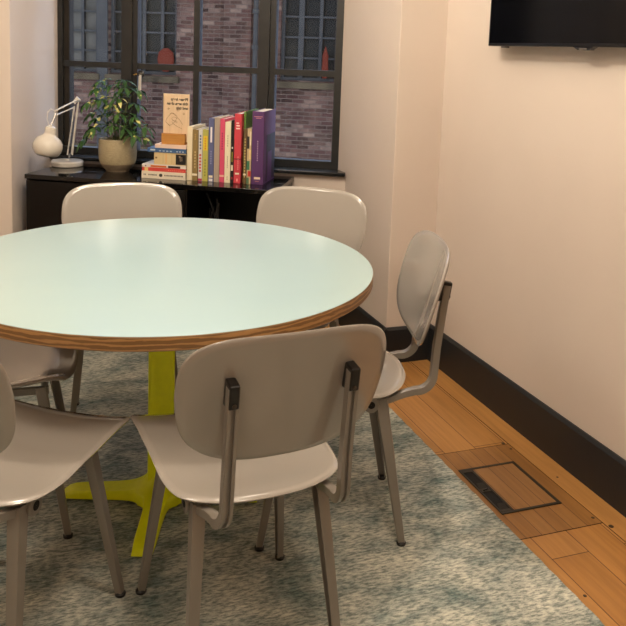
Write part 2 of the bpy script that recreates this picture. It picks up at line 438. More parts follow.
for z in (5.36, 4.63, 3.2, 1.8): MB().lathe([(.068, z-.03), (.075, z-.02), (.075, z+.05), (.068, z+.06)], 16).build('collar', M['blue_paint'], dp)
def furl(u, z0, z1, r): return MB().lathe([(r*.8, z0), (r, z0+.15*(z1-z0)), (r*.75, z0+.6*(z1-z0)), (r*.3, z1-.05), (r*.12, z1)], 14)
o = furl(0, 0, .60, .075).build('folded_parasol', M['orange'], loc=tuple(wloc(-2.655, FO+.15, .86)), rot=(0, 0, WA))
bpy.data.objects.remove(o)
o = MB().lathe([(.05, 0), (.075, .1), (.06, .35), (.065, .45), (.03, .56), (.008, .64)], 14).build('orange_cone', M['orange'], loc=tuple(wloc(-2.655, FO+.0, .87)), rot=(0, 0, WA))
tag(o, 'narrow orange red upright shape in the lower corner of the right facade window', 'ornament')
MB_l = MB().lathe([(.08, 0), (.2, .12), (.24, .3), (.2, .48), (.07, .58)], 18)  # vague reddish blob in the panes, given a rounded body
o = MB_l.build('red_blob', M['orange'], loc=tuple(wloc(-6.0, FO+.0, .86)), rot=(0, 0, WA)); o.scale = (.8, .2, .85)
o.location = tuple(wloc(-6.08, FO+.055, .87))
tag(o, 'rounded dull red shape low behind the panes of the facade window left of centre', 'ornament')

# ------------------------------------------------------------------ sideboard
sb = empty('sideboard', tuple(wloc(-1.42, -.22, 0)), WA, 'long black glossy sideboard under the window carrying the lamp, plant and books', 'sideboard')
L = lambda u: u+1.42
def sbox(a, b, n0, n1, z0, z1): return bx(L(a), L(b), n0+.22, n1+.22, z0, z1)
sbox(-2.052, -.797, -.444, -.004, .732, .754).build('top_panel', M['sideboard'], sb, bevel=.0015)
c = MB()
for a, b in ((-2.046, -2.026), (-.822, -.802), (-1.24, -1.222)): c.box(L(a), L(b), -.436+.22, -.020+.22, .09, .7315)
c.box(L(-2.026), L(-.822), -.436+.22, -.020+.22, .09, .11); c.box(L(-2.026), L(-.822), -.034+.22, -.020+.22, .11, .7315)
c.box(L(-1.98), L(-.86), -.40+.22, -.05+.22, .0113, .09)
c.build('carcass', M['sideboard_body'], sb, smooth=False, bevel=.001)
for a, b in ((-2.044, -1.642), (-1.638, -1.232)):
    d = sbox(a, b, -.4435, -.437, .095, .724).build('door', M['sideboard_body'], sb, bevel=.001)
# bundle of cables hanging in the open compartment
cb_ = MB()
for k in range(5):
    pts = []
    for i in range(26):
        t = i/25
        pts.append((L(-1.16+.012*k+.05*math.sin(5*t+k)+.03*t), -.36+.22+.03*math.cos(4*t+k*1.3)+.012*k, .70-.36*math.sin(PI*t*(.5+.08*k))-.02*k))
    cb_.tube(pts, .006, 8)
cab = cb_.build('cable_bundle', M['cable_black'], loc=sb.location, rot=(0, 0, WA))
tag(cab, 'tangle of black cables hanging inside the open bay of the black sideboard', 'cables')

ZT = .7543
# ------------------------------------------------------------------ desk lamp (anglepoise)
lp = empty('desk_lamp', tuple(wloc(-1.995, -.122, ZT)), WA, 'white articulated desk lamp at the left end of the black sideboard', 'lamp')
o0 = Vector((-1.995, -.105, ZT))
def q(u, n, z): return (u-o0.x, n-o0.y, z-o0.z)
MB().lathe([(.078, .0), (.083, .004), (.084, .022), (.078, .029), (.012, .031), (.012, .036)], 48).build('base', M['white_lamp'], lp)
elbow = (-1.930, -.10, 1.10); low = (-1.982, -.10, .815)
MB().tube([q(-1.985, -.1, .785), q(-1.986, -.1, .80), q(-1.982, -.1, .818)], .0045, 10).build('pivot_stem', M['lamp_metal'], lp)
a = MB()
a.tube([q(-1.996, -.10, .812), q(-1.955, -.10, 1.07)], .0038, 8); a.tube([q(-1.968, -.10, .812), q(-1.932, -.10, 1.095)], .0038, 8)
a.tube([q(-1.980, -.086, .815), q(-1.944, -.086, 1.08)], .0038, 8)
a.build('lower_arm', M['white_lamp'], lp)
sp = MB(); pts = []
for i in range(120):
    t = i/119; p = Vector(q(-1.990, -.10, .84)).lerp(Vector(q(-1.966, -.10, .985)), t)
    pts.append(p+Vector((math.cos(i*1.05)*.005, math.sin(i*1.05)*.005, 0)))
sp.tube(pts, .0012, 5); sp.build('spring', M['lamp_metal'], lp)
a = MB(); hn = -.30
a.tube([q(-1.930, -.10, 1.108), q(-1.950, hn, 1.062)], .0042, 8); a.tube([q(-1.955, -.10, 1.065), q(-1.955, hn, 1.035)], .0038, 8)
a.build('upper_arm', M['white_lamp'], lp)
j = MB()
for cc in ((-1.936, -.10, 1.10), ):
    j.sweep([q(cc[0]-.016, -.112, cc[2]-.012), q(cc[0]+.006, -.112, cc[2]+.014), q(cc[0]+.012, -.112, cc[2]+.004)], [(-.003, -.009), (.003, -.009), (.003, .009), (-.003, .009)])
    j.tube([q(cc[0], -.122, cc[2]), q(cc[0], -.08, cc[2])], .007, 12)
j.build('elbow_joint', M['white_lamp'], lp)
hc = Vector(q(-1.972, -.345, .888))
cbp = [q(-1.953, hn, 1.035), q(-1.960, hn, 1.060), q(-1.975, hn-.01, 1.068), q(-1.986, hn-.02, 1.052), q(-1.982, hn-.03, 1.02), q(-1.972, hn-.03, .985)]
MB().tube(cbp, .0022, 8).build('power_cable', M['white_lamp'], lp)
MB().tube([q(-1.953, hn, 1.045), q(-1.957, hn-.02, 1.01), q(-1.964, hn-.04, .975)], .006, 10).build('head_bracket', M['lamp_metal'], lp)
R_ = Matrix.Translation(hc) @ Matrix.Rotation(math.radians(8), 4, 'Y') @ Matrix.Rotation(math.radians(-8), 4, 'X') @ Matrix.Scale(.94, 4)
sh = MB().lathe([(.044, -.056), (.062, -.045), (.073, -.025), (.077, -.003), (.073, .020), (.061, .038), (.048, .048), (.036, .055), (.031, .063), (.030, .070), (.032, .074), (.029, .098), (.014, .108), (.004, .110)], 40, T=R_, close=False)
so = sh.build('lamp_shade', M['white_lamp'], lp)
sd = so.modifiers.new('solid', 'SOLIDIFY'); sd.thickness = .0015
MB().lathe([(.002, -.040), (.02, -.034), (.028, -.015), (.022, .005), (.013, .02), (.013, .05)], 20, T=R_).build('bulb', mat('frosted_bulb', srgb(235, 230, 220), .4), lp)

# ------------------------------------------------------------------ potted plant
pp = empty('potted_schefflera', tuple(wloc(-1.690, -.17, ZT)), WA, 'variegated green and yellow umbrella plant in a beige stoneware pot on the sideboard', 'plant')
PS = Matrix.Diagonal((.935, .935, 1.0, 1))
pot = MB().lathe([(.0, .002), (.062, .0), (.066, .008), (.074, .014), (.094, .040)], 48, mi=1, close=False, T=PS)
pot.lathe([(.094, .040), (.101, .062), (.103, .10), (.102, .160), (.100, .166), (.095, .166), (.093, .158), (.090, .120)], 48, close=False, T=PS)
pot.build('pot', [M['pot'], M['pot_base']], pp, angle=50)
MB().lathe([(.084, .138), (.06, .143), (.001, .146)], 30, close=False).build('soil', M['soil'], pp)
# whorls: (u offset, n offset, height)
WH = [(-.115, .00, .415), (-.04, .03, .435), (.045, -.02, .430), (.095, .02, .415), (-.135, -.04, .35), (-.07, -.05, .365), (.01, -.04, .375), (.075, .05, .34),
      (-.05, .03, .30), (.03, -.06, .30), (.10, -.02, .285), (-.115, .0, .265), (.145, .0, .235), (-.09, -.08, .225), (.0, -.07, .24), (.07, -.08, .23), (-.15, .02, .20), (.12, -.07, .20), (-.02, .06, .26), (.05, .05, .25), (-.03, -.02, .34), (.0, .04, .40), (-.165, -.02, .155), (-.145, .02, .29), (-.09, .0, .455), (.02, .02, .46), (.15, .0, .18)]
st = MB(); st.tube([(0, 0, .14), (.006, .003, .24), (-.002, 0, .33), (.004, .0, .42)], [.006, .005, .004, .003], 8)
st.tube([(-.02, .015, .14), (-.03, .02, .24), (-.045, .03, .36)], [.005, .004, .003], 8)
st.tube([(.022, -.01, .14), (.035, -.012, .22), (.05, -.01, .33)], [.005, .004, .003], 8)
lf = MB(); rnd = random.Random(5)
def leaflet(mb, base, d, length, width, droop):
    d = d.normalized(); side = d.cross(Vector((0, 0, 1)));
    if side.length < .1: side = Vector((1, 0, 0))
    side.normalize(); rows = []
    n = 7; p = base.copy(); dr = d.copy()
    for i in range(n+1):
        t = i/n; w = width*(math.sin(PI*min(1, t*1.02))**.7)*(.55+.45*math.sin(PI*t)) if 0 < t < 1 else width*.04
        up = side.cross(dr).normalized()
        rows.append((p-side*w+up*w*.25, p, p+side*w+up*w*.25))
        p = p+dr*length/n; dr = (dr+Vector((0, 0, -droop/n))).normalized()
    vs = [v for r in rows for v in r]; fs = []
    for i in range(n):
        for k in range(2):
            a_ = i*3+k; fs.append((a_, a_+1, a_+4, a_+3))
    mb.add(vs, fs)
for (u, n, z) in WH:
    root = Vector((u*.12, n*.2, max(.16, z-.13-rnd.random()*.05))); tip = Vector((u, n, z))
    mid = root.lerp(tip, .55)+Vector((0, 0, .03))
    st.tube([tuple(root), tuple(mid), tuple(tip)], .0018, 6)
    ax = Vector((u*2.5, n*2.5-.12, .5)).normalized()
    e1 = ax.orthogonal().normalized(); e2 = ax.cross(e1); k0 = rnd.random()*6
    nl = rnd.choice((6, 7, 7))
    for k in range(nl):
        a_ = k0+2*PI*k/nl; d = (e1*math.cos(a_)+e2*math.sin(a_))*1.0+ax*.1
        leaflet(lf, tip, d, .064+rnd.random()*.030, .0105+rnd.random()*.003, .9+rnd.random()*.9)
st.build('stems', M['stem'], pp); lf.build('foliage', M['leaf'], pp, angle=80)

# ------------------------------------------------------------------ books
def bookm(name, rgb, rough=.45): return mat(name, srgb(*rgb), rough)
def book(name, label, u0, u1, n0, depth, h, colr, group='books standing in a row on the sideboard', lean=0, marks=(), cover=None, pages=True):
    b = empty(name, tuple(wloc((u0+u1)/2, n0, ZT)), WA, label, 'book', group)
    if lean: b.rotation_euler = (0, lean, WA)
    w = (u1-u0)/2-.0004; m_ = bookm(name+'_cover', colr); t = .0022
    c = MB()
    c.box(-w, w, 0, .003, 0, h); c.box(-w, -w+t, .003, depth, 0, h); c.box(w-t, w, .003, depth, 0, h)
    c.build('cover', m_, b, smooth=False, bevel=.0006, seg=1)
    bx(-w+t+.0001, w-t-.0001, .0032, depth-.004, .003, h-.003).build('pages', M['paper'], b, smooth=False)
    for k, (x0, x1, z0, z1, cc) in enumerate(marks):
        bx(x0*w, x1*w, -.0006, .0001, z0*h, z1*h).build('spine_print', bookm('print_%s_%d' % (name, k), cc, .5), b, smooth=False)
    return b
def dashes(z0, z1, n, x0, x1, cc, fill=.62):
    return [(x0, x1, z0+(z1-z0)*i/n, z0+(z1-z0)*(i+fill)/n, cc) for i in range(n)]
SN = -.32
CR = (236, 226, 200)
book('cream_book', 'plain cream book at the left end of the upright row', -1.266, -1.240, SN, .20, .262, (236, 222, 188))
book('olive_book', 'olive brown book with pale lettering, second from the left in the row', -1.239, -1.212, SN, .19, .250, (140, 118, 72), marks=[(-1, 1, .10, .14, CR)]+dashes(.25, .60, 6, -.15, .2, (210, 190, 140))+dashes(.80, .93, 3, -.2, .2, (180, 150, 90)))
book('white_paperback', 'thin white paperback with red and blue spine lettering beside the olive book', -1.209, -1.189, SN, .17, .250, (214, 212, 208), marks=dashes(.18, .55, 6, -.5, .45, (196, 62, 58))+dashes(.62, .92, 5, -.4, .4, (90, 110, 140))+[(-1, 1, .006, .05, (180, 60, 90))])
book('lime_book', 'lime green and yellow book between the white paperback and the blue book', -1.188, -1.160, SN, .19, .252, (186, 182, 92), marks=[(-.75, .75, .60, .88, (232, 196, 60))]+dashes(.62, .86, 5, -.3, .25, (214, 110, 60))+dashes(.10, .45, 6, -.2, .2, (120, 130, 50)))
book('slate_blue_book', 'tall slate blue book with white title block beside the lime book', -1.159, -1.131, SN, .22, .309, (92, 98, 138), marks=[(-.35, .3, .62, .86, (228, 226, 226)), (-.7, .7, .065, .10, CR), (-.7, .7, .006, .05, (220, 218, 224))]+dashes(.28, .50, 6, -.2, .2, (150, 156, 196)))
book('taupe_book', 'tall plain taupe grey book left of the pink book', -1.130, -1.103, SN, .23, .312, (172, 158, 142))
book('pink_book', 'bright raspberry pink book with dark lettering beside the taupe book', -1.102, -1.078, SN, .22, .307, (216, 84, 116), marks=[(-1, 1, .09, .12, (240, 190, 170))]+dashes(.52, .80, 7, -.25, .2, (140, 40, 80)))
book('ivory_book', 'ivory book with fine brown lettering beside the pink book', -1.077, -1.048, SN, .20, .294, (238, 228, 196), marks=dashes(.25, .45, 6, -.1, .1, (150, 130, 100))+dashes(.60, .80, 5, -.1, .1, (150, 130, 100))+dashes(.05, .12, 2, -.1, .1, (150, 130, 100)))
book('black_paperback', 'thin black book with small white labels wedged left of the red book', -1.047, -1.032, SN, .20, .303, (34, 30, 30), marks=[(-.7, .7, .20, .29, CR), (-.5, .5, .55, .58, (220, 220, 215)), (-.4, .3, .34, .50, (150, 150, 60)), (-.6, .6, .06, .10, (160, 50, 60))])
book('red_book', 'large coral red book with white title at the top of its spine', -1.031, -.996, SN, .23, .336, (204, 66, 78), marks=[(-.55, .6, .78, .80, (244, 214, 208)), (-.5, .5, .82, .84, (244, 214, 208)), (-.5, .3, .86, .875, (244, 214, 208)), (-.6, .6, .13, .155, CR), (-.15, .2, .03, .07, (240, 180, 170)), (-1, 1, .345, .36, (120, 24, 40))]+dashes(.20, .40, 7, .1, .3, (240, 170, 165)))
book('green_book', 'tall thin book with a green cover standing behind the brown book', -.995, -.984, SN+.035, .24, .345, (98, 134, 62))
book('brown_book', 'short brown book with gold lettering between the green and the magazine', -.983, -.968, SN-.004, .16, .266, (104, 82, 52), marks=dashes(.12, .85, 14, -.4, .4, (190, 170, 110))+[(-1, 1, .16, .19, CR)])
book('illustrated_paperback', 'thin paperback with a colourful pictured cover against the purple book', -.967, -.946, SN, .15, .268, (198, 178, 140), marks=[(-1, .2, .006, .12, (90, 120, 90)), (-.4, 1, .14, .24, (200, 60, 50)), (-1, .4, .26, .42, (60, 120, 90)), (0, 1, .45, .62, (226, 200, 140)), (-1, .1, .64, .86, (50, 46, 44)), (.2, 1, .7, .95, (222, 210, 180))])
pur = book('purple_box_book', 'largest purple book at the right end of the row, its cover facing right', -.944, -.886, SN, .24, .352, (88, 54, 104), marks=[(-.7, .75, .925, .932, (214, 150, 150)), (-.4, .5, .905, .912, (214, 150, 150)), (-.5, .55, .075, .105, (238, 222, 190)), (-.3, .35, .045, .05, (214, 150, 120))]+dashes(.33, .62, 9, -.09, .09, (224, 206, 226), .3))
bx(.0286, .0295, .06, .235, .008, .235).build('cover_panel', bookm('dark_cover_panel', (30, 24, 40)), pur, smooth=False)
bx(.0294, .0302, .085, .17, .010, .15).build('cover_panel_inset', bookm('purple_cover_inset', (88, 54, 104)), pur, smooth=False)

# lying stack
def flat(name, label, u0, u1, z0, z1, n0, depth, colr, marks=(), rz=0, cover_top=None):
    b = empty(name, tuple(wloc((u0+u1)/2, n0, z0)), WA+rz, label, 'book', 'books lying in the short stack')
    w = (u1-u0)/2; h = z1-z0-.0006; t = .002
    c = MB(); c.box(-w, w, 0, .003, 0, h); c.box(-w, w, .003, depth, 0, t); c.box(-w, w, .003, depth, h-t, h)
    c.build('cover', bookm(name+'_cover', colr), b, smooth=False, bevel=.0005, seg=1)
    bx(-w+.003, w-.003, .0032, depth-.003, t+.0001, h-t-.0001).build('pages', M['paper'], b, smooth=False)
    for k, (x0, x1, a0, a1, cc) in enumerate(marks):
        bx(x0*w, x1*w, -.0006, .0001, a0*h, a1*h).build('spine_print', bookm('print_%s_%d' % (name, k), cc, .5), b, smooth=False)
    return b
z = ZT
def hd_(x0, x1, n, cc, a0=.42, a1=.62): return [(x0+(x1-x0)*i/n, x0+(x1-x0)*(i+.6)/n, a0, a1, cc) for i in range(n)]
UB = -1.268
b1 = flat('white_textbook', 'white book with small dark lettering and round emblem at the bottom of the stack', -1.492, UB, z, z+.036, -.335, .24, (232, 222, 200), hd_(-.9, -.78, 2, (110, 100, 90))+hd_(-.68, -.28, 7, (90, 80, 74))+hd_(.05, .92, 14, (100, 90, 80)))
mbm = MB().lathe([(.0001, 0), (.0085, 0), (.0085, .0008), (.0001, .0008)], 20, T=Matrix.Translation((-.013, .0002, .018)) @ Matrix.Rotation(PI/2, 4, 'X'))
mbm.build('spine_emblem', bookm('dark_emblem', (60, 56, 52)), b1)
z += .036
flat('coral_book', 'coral red paperback above the white book in the stack', -1.491, UB, z, z+.018, -.332, .22, (210, 76, 66), [(-.88, -.72, .0, 1, (226, 196, 120))]+hd_(.2, .95, 8, (232, 130, 110), .35, .55)); z += .018
flat('orange_white_book', 'thin white book with orange and black strips on its spine, under the beige box book', -1.492, UB, z, z+.016, -.330, .24, (226, 220, 212), [(-.6, .12, .15, .75, (206, 110, 50)), (.2, .75, .1, .8, (40, 34, 30)), (-.86, -.8, .2, .6, (80, 70, 66))]); z += .016
b4 = flat('beige_thick_book', 'thick beige book with a black square picture on its spine in the stack', -1.432, UB, z, z+.060, -.326, .21, (216, 194, 146), [(.36, .99, .06, .90, (30, 26, 26)), (.60, .78, .35, .72, (196, 176, 150)), (.55, .66, .62, .80, (196, 176, 150)), (-.28, -.20, .1, .92, (224, 178, 120)), (-.46, -.40, .1, .92, (206, 184, 140)), (.1, .13, .1, .9, (200, 176, 126)), (-.92, -.80, .48, .62, (130, 104, 60))]); z += .060
flat('blue_book', 'blue book with white lettering lying near the top of the stack', -1.464, UB, z, z+.021, -.330, .22, (58, 96, 142), [(-.85, -.6, .35, .75, (190, 206, 220))]+hd_(-.4, .35, 4, (170, 192, 210), .25, .5)+hd_(.5, .95, 3, (190, 206, 220), .25, .5)); z += .021
flat('blush_book', 'thin pale pink book on top of the stack under the wooden sign', -1.428, UB, z, z+.019, -.326, .20, (230, 204, 186)); z += .019
ZS = z

# ------------------------------------------------------------------ cleaning notice: birch board in an oak block
sg = empty('wooden_notice', tuple(wloc(-1.3395, -.285, ZS)), WA, 'pale wooden notice with black text and hand drawing, standing on the book stack', 'sign')
blk = MB(); blk.box(-.060, .058, -.030, -.006, 0, .052); blk.box(-.060, .058, .0, .030, 0, .052); blk.box(-.060, .058, -.006, 0, 0, .012)
blk.build('oak_block', M['oak_block'], sg, smooth=False, bevel=.001)
brd = bx(-.061, .0715, -.0055, -.0008, .012, .245).build('board', M['light_wood'], sg, smooth=False, bevel=.0008)
def text_obj(s, size, name, mt, parent, right, z, y):
    cu = bpy.data.curves.new('txt', 'FONT'); cu.body = s; cu.size = size; cu.extrude = .0003; cu.offset = size*.035
    o = bpy.data.objects.new('txt', cu); COL.objects.link(o)
    dg = bpy.context.evaluated_depsgraph_get(); me = bpy.data.meshes.new_from_object(o.evaluated_get(dg))
    bpy.data.objects.remove(o)
    # the photograph shows the lettering mirrored: flip x, stand it up
    for v in me.vertices: v.co = Vector((right-v.co.x, y-v.co.z, z+v.co.y))
    me.flip_normals(); me.materials.clear(); me.materials.append(mt)
    o = bpy.data.objects.new(name, me); COL.objects.link(o); o.parent = parent; return o
for k, s in enumerate(('Please keep', 'this area clean', 'and tidy')):
    text_obj(s, .0185, 'lettering', M['ink'], brd, .064, .213-.021*k, -.0057)
dr = MB()
def line(pts, r=.0007): dr.tube([(x, -.0060, z) for x, z in pts], r, 5)
line(chaikin([(-.048, .105), (-.046, .125), (-.020, .150), (-.012, .152), (.006, .140), (.012, .132), (.0, .110), (-.024, .088)], 1)[3:])
line([(-.024, .088), (-.030, .090), (-.048, .107), (-.046, .118), (-.022, .150), (-.016, .152), (.004, .139)])
line([(-.014, .118), (-.018, .124), (-.012, .132), (-.004, .132), (.004, .130), (.014, .128), (.024, .120), (.032, .106), (.040, .098)])
line([(-.014, .118), (-.016, .108), (-.010, .100), (.0, .094), (.012, .086), (.024, .082), (.036, .076)])
for k in range(4): line([(-.014+k*.006, .120-k*.003), (-.008+k*.006, .112-k*.003), (-.004+k*.006, .118-k*.002)])
for (cx, cz, s_) in ((.014, .168, .010), (-.035, .172, .006), (.044, .150, .006)):
    st_ = [(cx+math.cos(PI/4*i)*(s_ if i % 2 == 0 else s_*.35), cz+math.sin(PI/4*i)*(s_ if i % 2 == 0 else s_*.35)) for i in range(9)]
    line(st_)
dr.build('hand_drawing', M['brown_line'], brd)

# ------------------------------------------------------------------ television
tv = empty('television', (1.70, 2.06, 1.441), 0, 'wall mounted black flat screen television on the right wall, cropped by the frame', 'television')
MB().box(-.034, -.004, -.61, .608, 0, .70).build('bezel', M['tv_bezel'], tv, bevel=.003)
bx(-.0350, -.0335, -.60, .598, .012, .69).build('screen', M['tv_screen'], tv, smooth=False)
bx(-.006, .0375, -.3, .3, .15, .55).build('wall_mount', M['black_plastic'], tv, bevel=.004)
bx(-.030, -.012, .495, .525, -.006, .001).build('foot_tab', M['tv_sensor'], tv, bevel=.001)
MB().add([(-.034, .10, .001), (-.034, -.0, .001), (-.034, .02, -.010), (-.034, .075, -.010), (-.014, .10, .001), (-.014, -.0, .001), (-.014, .02, -.010), (-.014, .075, -.010)],
    [(0, 1, 2, 3), (7, 6, 5, 4), (0, 4, 5, 1), (1, 5, 6, 2), (2, 6, 7, 3), (3, 7, 4, 0)]).build('sensor_housing', M['tv_bezel'], tv, smooth=False)
bx(-.0345, -.0335, .03, .068, -.0095, -.004).build('sensor_window', M['tv_sensor'], tv, smooth=False)

# ------------------------------------------------------------------ rug, floor hatch, floor box
rg = MB(); rx0, rx1, ry0, ry1 = -1.35, 1.330, .25, 3.70
nx = 160; pts = []
edge = []
r2 = random.Random(3)
for i in range(nx+1):
    y = ry0+(ry1-ry0)*i/nx; edge.append((rx1+.0012*math.sin(i*1.7)+.0015*r2.random(), y))
rim = [(rx0, ry1), (rx0, ry0)]+edge
rg = prism(rim, .0005, .011)
rug = rg.build('area_rug', M['rug'], smooth=False)
tag(rug, 'large mottled grey green wool rug under the table and chairs', 'rug')

hp = bx(1.339, 1.6345, 1.806, 2.312, -.004, .0006).build('hatch_panel', M['oak_fine'], floor_o, smooth=False)
sm = MB(); e = .0022
sm.box(1.333, 1.637, 1.8035, 1.8035+e, -.002, .0009); sm.box(1.333, 1.637, 2.312, 2.312+e, -.002, .0009)
sm.box(1.6345, 1.6345+e, .3, 3.10, -.002, .0009)
sm.build('hatch_seam', mat('dark_floor_gap', srgb(52, 28, 14), .9), floor_o, smooth=False)
for (x, y, r_) in ((1.618, 2.321, .006), (1.623, 2.278, .005), (1.666, 2.067, .004), (1.624, 1.835, .0055), (1.648, 1.782, .008), (1.655, 1.60, .005), (1.364, 1.546, .005)):
    MB().lathe([(r_, 0), (r_, .0010), (r_*.7, .0014), (.0005, .0010)], 14, T=Matrix.Translation((x, y, 0))).build('floor_screw', mat('dark_screw_head', srgb(62, 42, 28), .5), floor_o)
fb = empty('floor_box', (1.469, 2.062, .0007), 0, 'rectangular floor socket box with dark frame and oak lid beside the rug', 'floor box')
fw, fd = .110, .134
fr = MB()
fr.box(-fw, fw, -fd, -fd+.010, .0, .0035); fr.box(-fw, fw, fd-.010, fd, .0, .0035)
fr.box(fw-.012, fw, -fd+.01, fd-.01, .0, .0035); fr.box(-fw, -fw+.007, -fd+.01, fd-.01, .0, .0035); fr.box(-fw+.041, -fw+.050, -fd+.01, fd-.01, 0, .0035)
fr.box(-fw+.007, -fw+.041, -.010, .010, 0, .0035); fr.box(-fw+.007, -fw+.041, -fd+.01, -fd+.022, 0, .0035); fr.box(-fw+.007, -fw+.041, fd-.022, fd-.01, 0, .0035)
fr.build('frame', mat('bronze_box_frame', srgb(46, 42, 36), .4, .2), fb, bevel=.0006, seg=1)
bx(-fw+.050, fw-.012, -fd+.010, fd-.010, .0, .0022).build('lid', M['oak_floor_box'], fb, smooth=False)
for y0, y1 in ((-.112, -.010), (.010, .112)):
    s_ = bx(-fw+.007, -fw+.041, y0, y1, 0.0006, .0012).build('cable_slot', M['dark_hole'], fb, smooth=False)
    MB().add([(-fw+.008, y0+.002, .001), (-fw+.040, y0+.002, .001), (-fw+.036, y0+.028, .0065), (-fw+.012, y0+.028, .0065), (-fw+.010, y0+.002, .0007), (-fw+.038, y0+.002, .0007)],
             [(0, 1, 2, 3), (0, 3, 4), (1, 5, 2), (3, 2, 5, 4), (0, 4, 5, 1)]).build('cable_flap', M['black_plastic'], fb, smooth=False)
MB().tube([(-fw+.015, -.004, .005), (-fw+.032, .002, .005)], .0025, 8).build('latch', M['black_plastic'], fb)

# ------------------------------------------------------------------ table
tb = empty('round_table', (.382, 2.377, 0), 0, 'large round mint topped table with plywood edge on a yellow pedestal', 'table')
R = .646
MB().lathe([(R-.003, .7385), (R-.0012, .7392), (R-.002, .740), (0.0005, .740)], 160, close=False).build('laminate_top', M['mint'], tb, angle=30)
MB().lathe([(.0005, .703), (R-.004, .703), (R-.001, .706), (R, .709), (R, .7365), (R-.0015, .7387), (.0005, .7387)], 160, close=False).build('plywood_board', M['ply'], tb, angle=30)
cpro = []
cw, cd = .0395, .030
for k in range(28):
    a_ = 2*PI*k/28; ca, sa = math.cos(a_), math.sin(a_)
    cpro.append((cw*math.copysign(abs(ca)**.28, ca), cd*math.copysign(abs(sa)**.28, sa)))
RZ = Matrix.Rotation(math.radians(-9), 4, 'Z')
pedz = [.035, .07, .12, .25, .5, .69]; pv = []
psc = [1.0, 1.0, 1.0, 1.0, 1.0, 1.0]
for z_, s_ in zip(pedz, psc): pv += [RZ @ Vector((x*s_, y*s_, z_)) for x, y in cpro]
pf = []
for i in range(len(pedz)-1):
    for j_ in range(28):
        k_ = (j_+1) % 28; pf.append((i*28+j_, i*28+k_, (i+1)*28+k_, (i+1)*28+j_))
MB().add(pv, pf).build('column', M['yellow'], tb, angle=40, loc=(-.013, -.080, 0))
MB().box(-.17, .17, -.02, .02, .688, .7028).box(-.02, .02, -.17, .17, .688, .7028).box(-.08, .08, -.08, .08, .684, .695).build('top_bracket', M['yellow'], tb, smooth=False, bevel=.002)
# four armed foot
def foot():
    rings = 16; mb = MB()
    LA, w0 = .300, .030
    # denser sampling near arm axes
    out = []
    for k in range(4):
        for t in [-1, -.8, -.62, -.48, -.37, -.28, -.21, -.155, -.12, -.10, -.0885, -.0835, -.079, -.055, -.028, 0, .028, .055, .079, .0835, .0885, .10, .12, .155, .21, .28, .37, .48, .62, .8]:
            ph = t*PI/4; ap = abs(ph); s_ = max(math.sin(ap), 1e-4)
            r1 = LA/math.cos(ph); r2_ = w0/s_+.040*(ap/(PI/4))**1.5
            out.append((k*2*PI/4+ph, min(r1, r2_)))
    def top(r): return .030+.014*max(0, 1-r/.30)+.05*math.exp(-max(0, r-.035)/.022)
    n = len(out); vt = [(0, 0, top(0))]; vb = [(0, 0, .012)]
    for i in range(1, rings+1):
        k = (i/rings)
        for th, ro in out:
            r = k*ro; x, y = r*math.cos(th), r*math.sin(th)
            edge_ = (1-k)*ro
            zt_ = top(r)-(.006 if k > .99 else 0)
            if r > LA-.03: zt_ -= (r-LA+.03)*.45
            vt.append((x, y, zt_)); vb.append((x, y, .010))
    nv = len(vt); fs = []
    ix = lambda i, j_: 0 if i == 0 else 1+(i-1)*n+j_ % n
    for i in range(rings):
        for j_ in range(n):
            f_ = (0, ix(1, j_), ix(1, j_+1)) if i == 0 else (ix(i, j_), ix(i+1, j_), ix(i+1, j_+1), ix(i, j_+1))
            fs.append(f_); fs.append(tuple(nv+q_ for q_ in reversed(f_)))
    for j_ in range(n): fs.append((ix(rings, j_), nv+ix(rings, j_), nv+ix(rings, j_+1), ix(rings, j_+1)))
    return mb.add(vt+vb, fs)
TR_ = math.radians(251.5)
foot().build('pedestal_foot', M['yellow'], tb, angle=40, rot=(0, 0, TR_), loc=(-.013, -.080, .0105))
for k in range(4):
    a_ = TR_+k*2*PI/4
    MB().lathe([(.014, .0), (.015, .003), (.013, .0102)], 14, T=Matrix.Translation((math.cos(a_)*.27-.013, math.sin(a_)*.27-.08, .0112))).build('glide', M['black_plastic'], tb)

# ------------------------------------------------------------------ chairs
def resample(P, n):
    P = list(P)+[P[0]]; D = [0]
    for a, b in zip(P, P[1:]): D.append(D[-1]+math.hypot(b[0]-a[0], b[1]-a[1]))
    out = []; j = 0
    for i in range(n):
        d = D[-1]*i/n
        while D[j+1] < d: j += 1
        k = (d-D[j])/max(1e-9, D[j+1]-D[j]); out.append((P[j][0]+(P[j+1][0]-P[j][0])*k, P[j][1]+(P[j+1][1]-P[j][1])*k))
    return out
def seat_outline():
    P = []
    n = 12
    for i in range(n+1):
        s_ = -1+2*i/n; P.append((.150*s_, -.095+.040*abs(s_)**2.6))
    P += [(.186, -.020), (.199, .035), (.203, .10), (.205, .17), (.212, .24), (.219, .29), (.221, .308), (.214, .320)]
    for i in range(1, 10):
        x = .205-.41*i/10; P.append((x, .322+.018*(1-(x/.22)**2)))
    P += [(-.214, .320), (-.221, .308), (-.219, .29), (-.212, .24), (-.205, .17), (-.203, .10), (-.199, .035), (-.186, -.020)]
    return resample(chaikin(P, 3), 128)
def lerp_tab(t, tab):
    for (a, va), (b, vb) in zip(tab, tab[1:]):
        if t <= b:
            k = max(0, min(1, (t-a)/(b-a))); k = k*k*(3-2*k); return va+(vb-va)*k
    return tab[-1][1]
def seat_z(x, y):
    c = lerp_tab(y, [(-.10, .456), (.05, .437), (.16, .440), (.30, .458), (.35, .450)])
    s_ = lerp_tab(y, [(-.10, -.004), (.05, .012), (.2, .022), (.32, .022)])
    return c+s_*(abs(x)/.21)**2.2
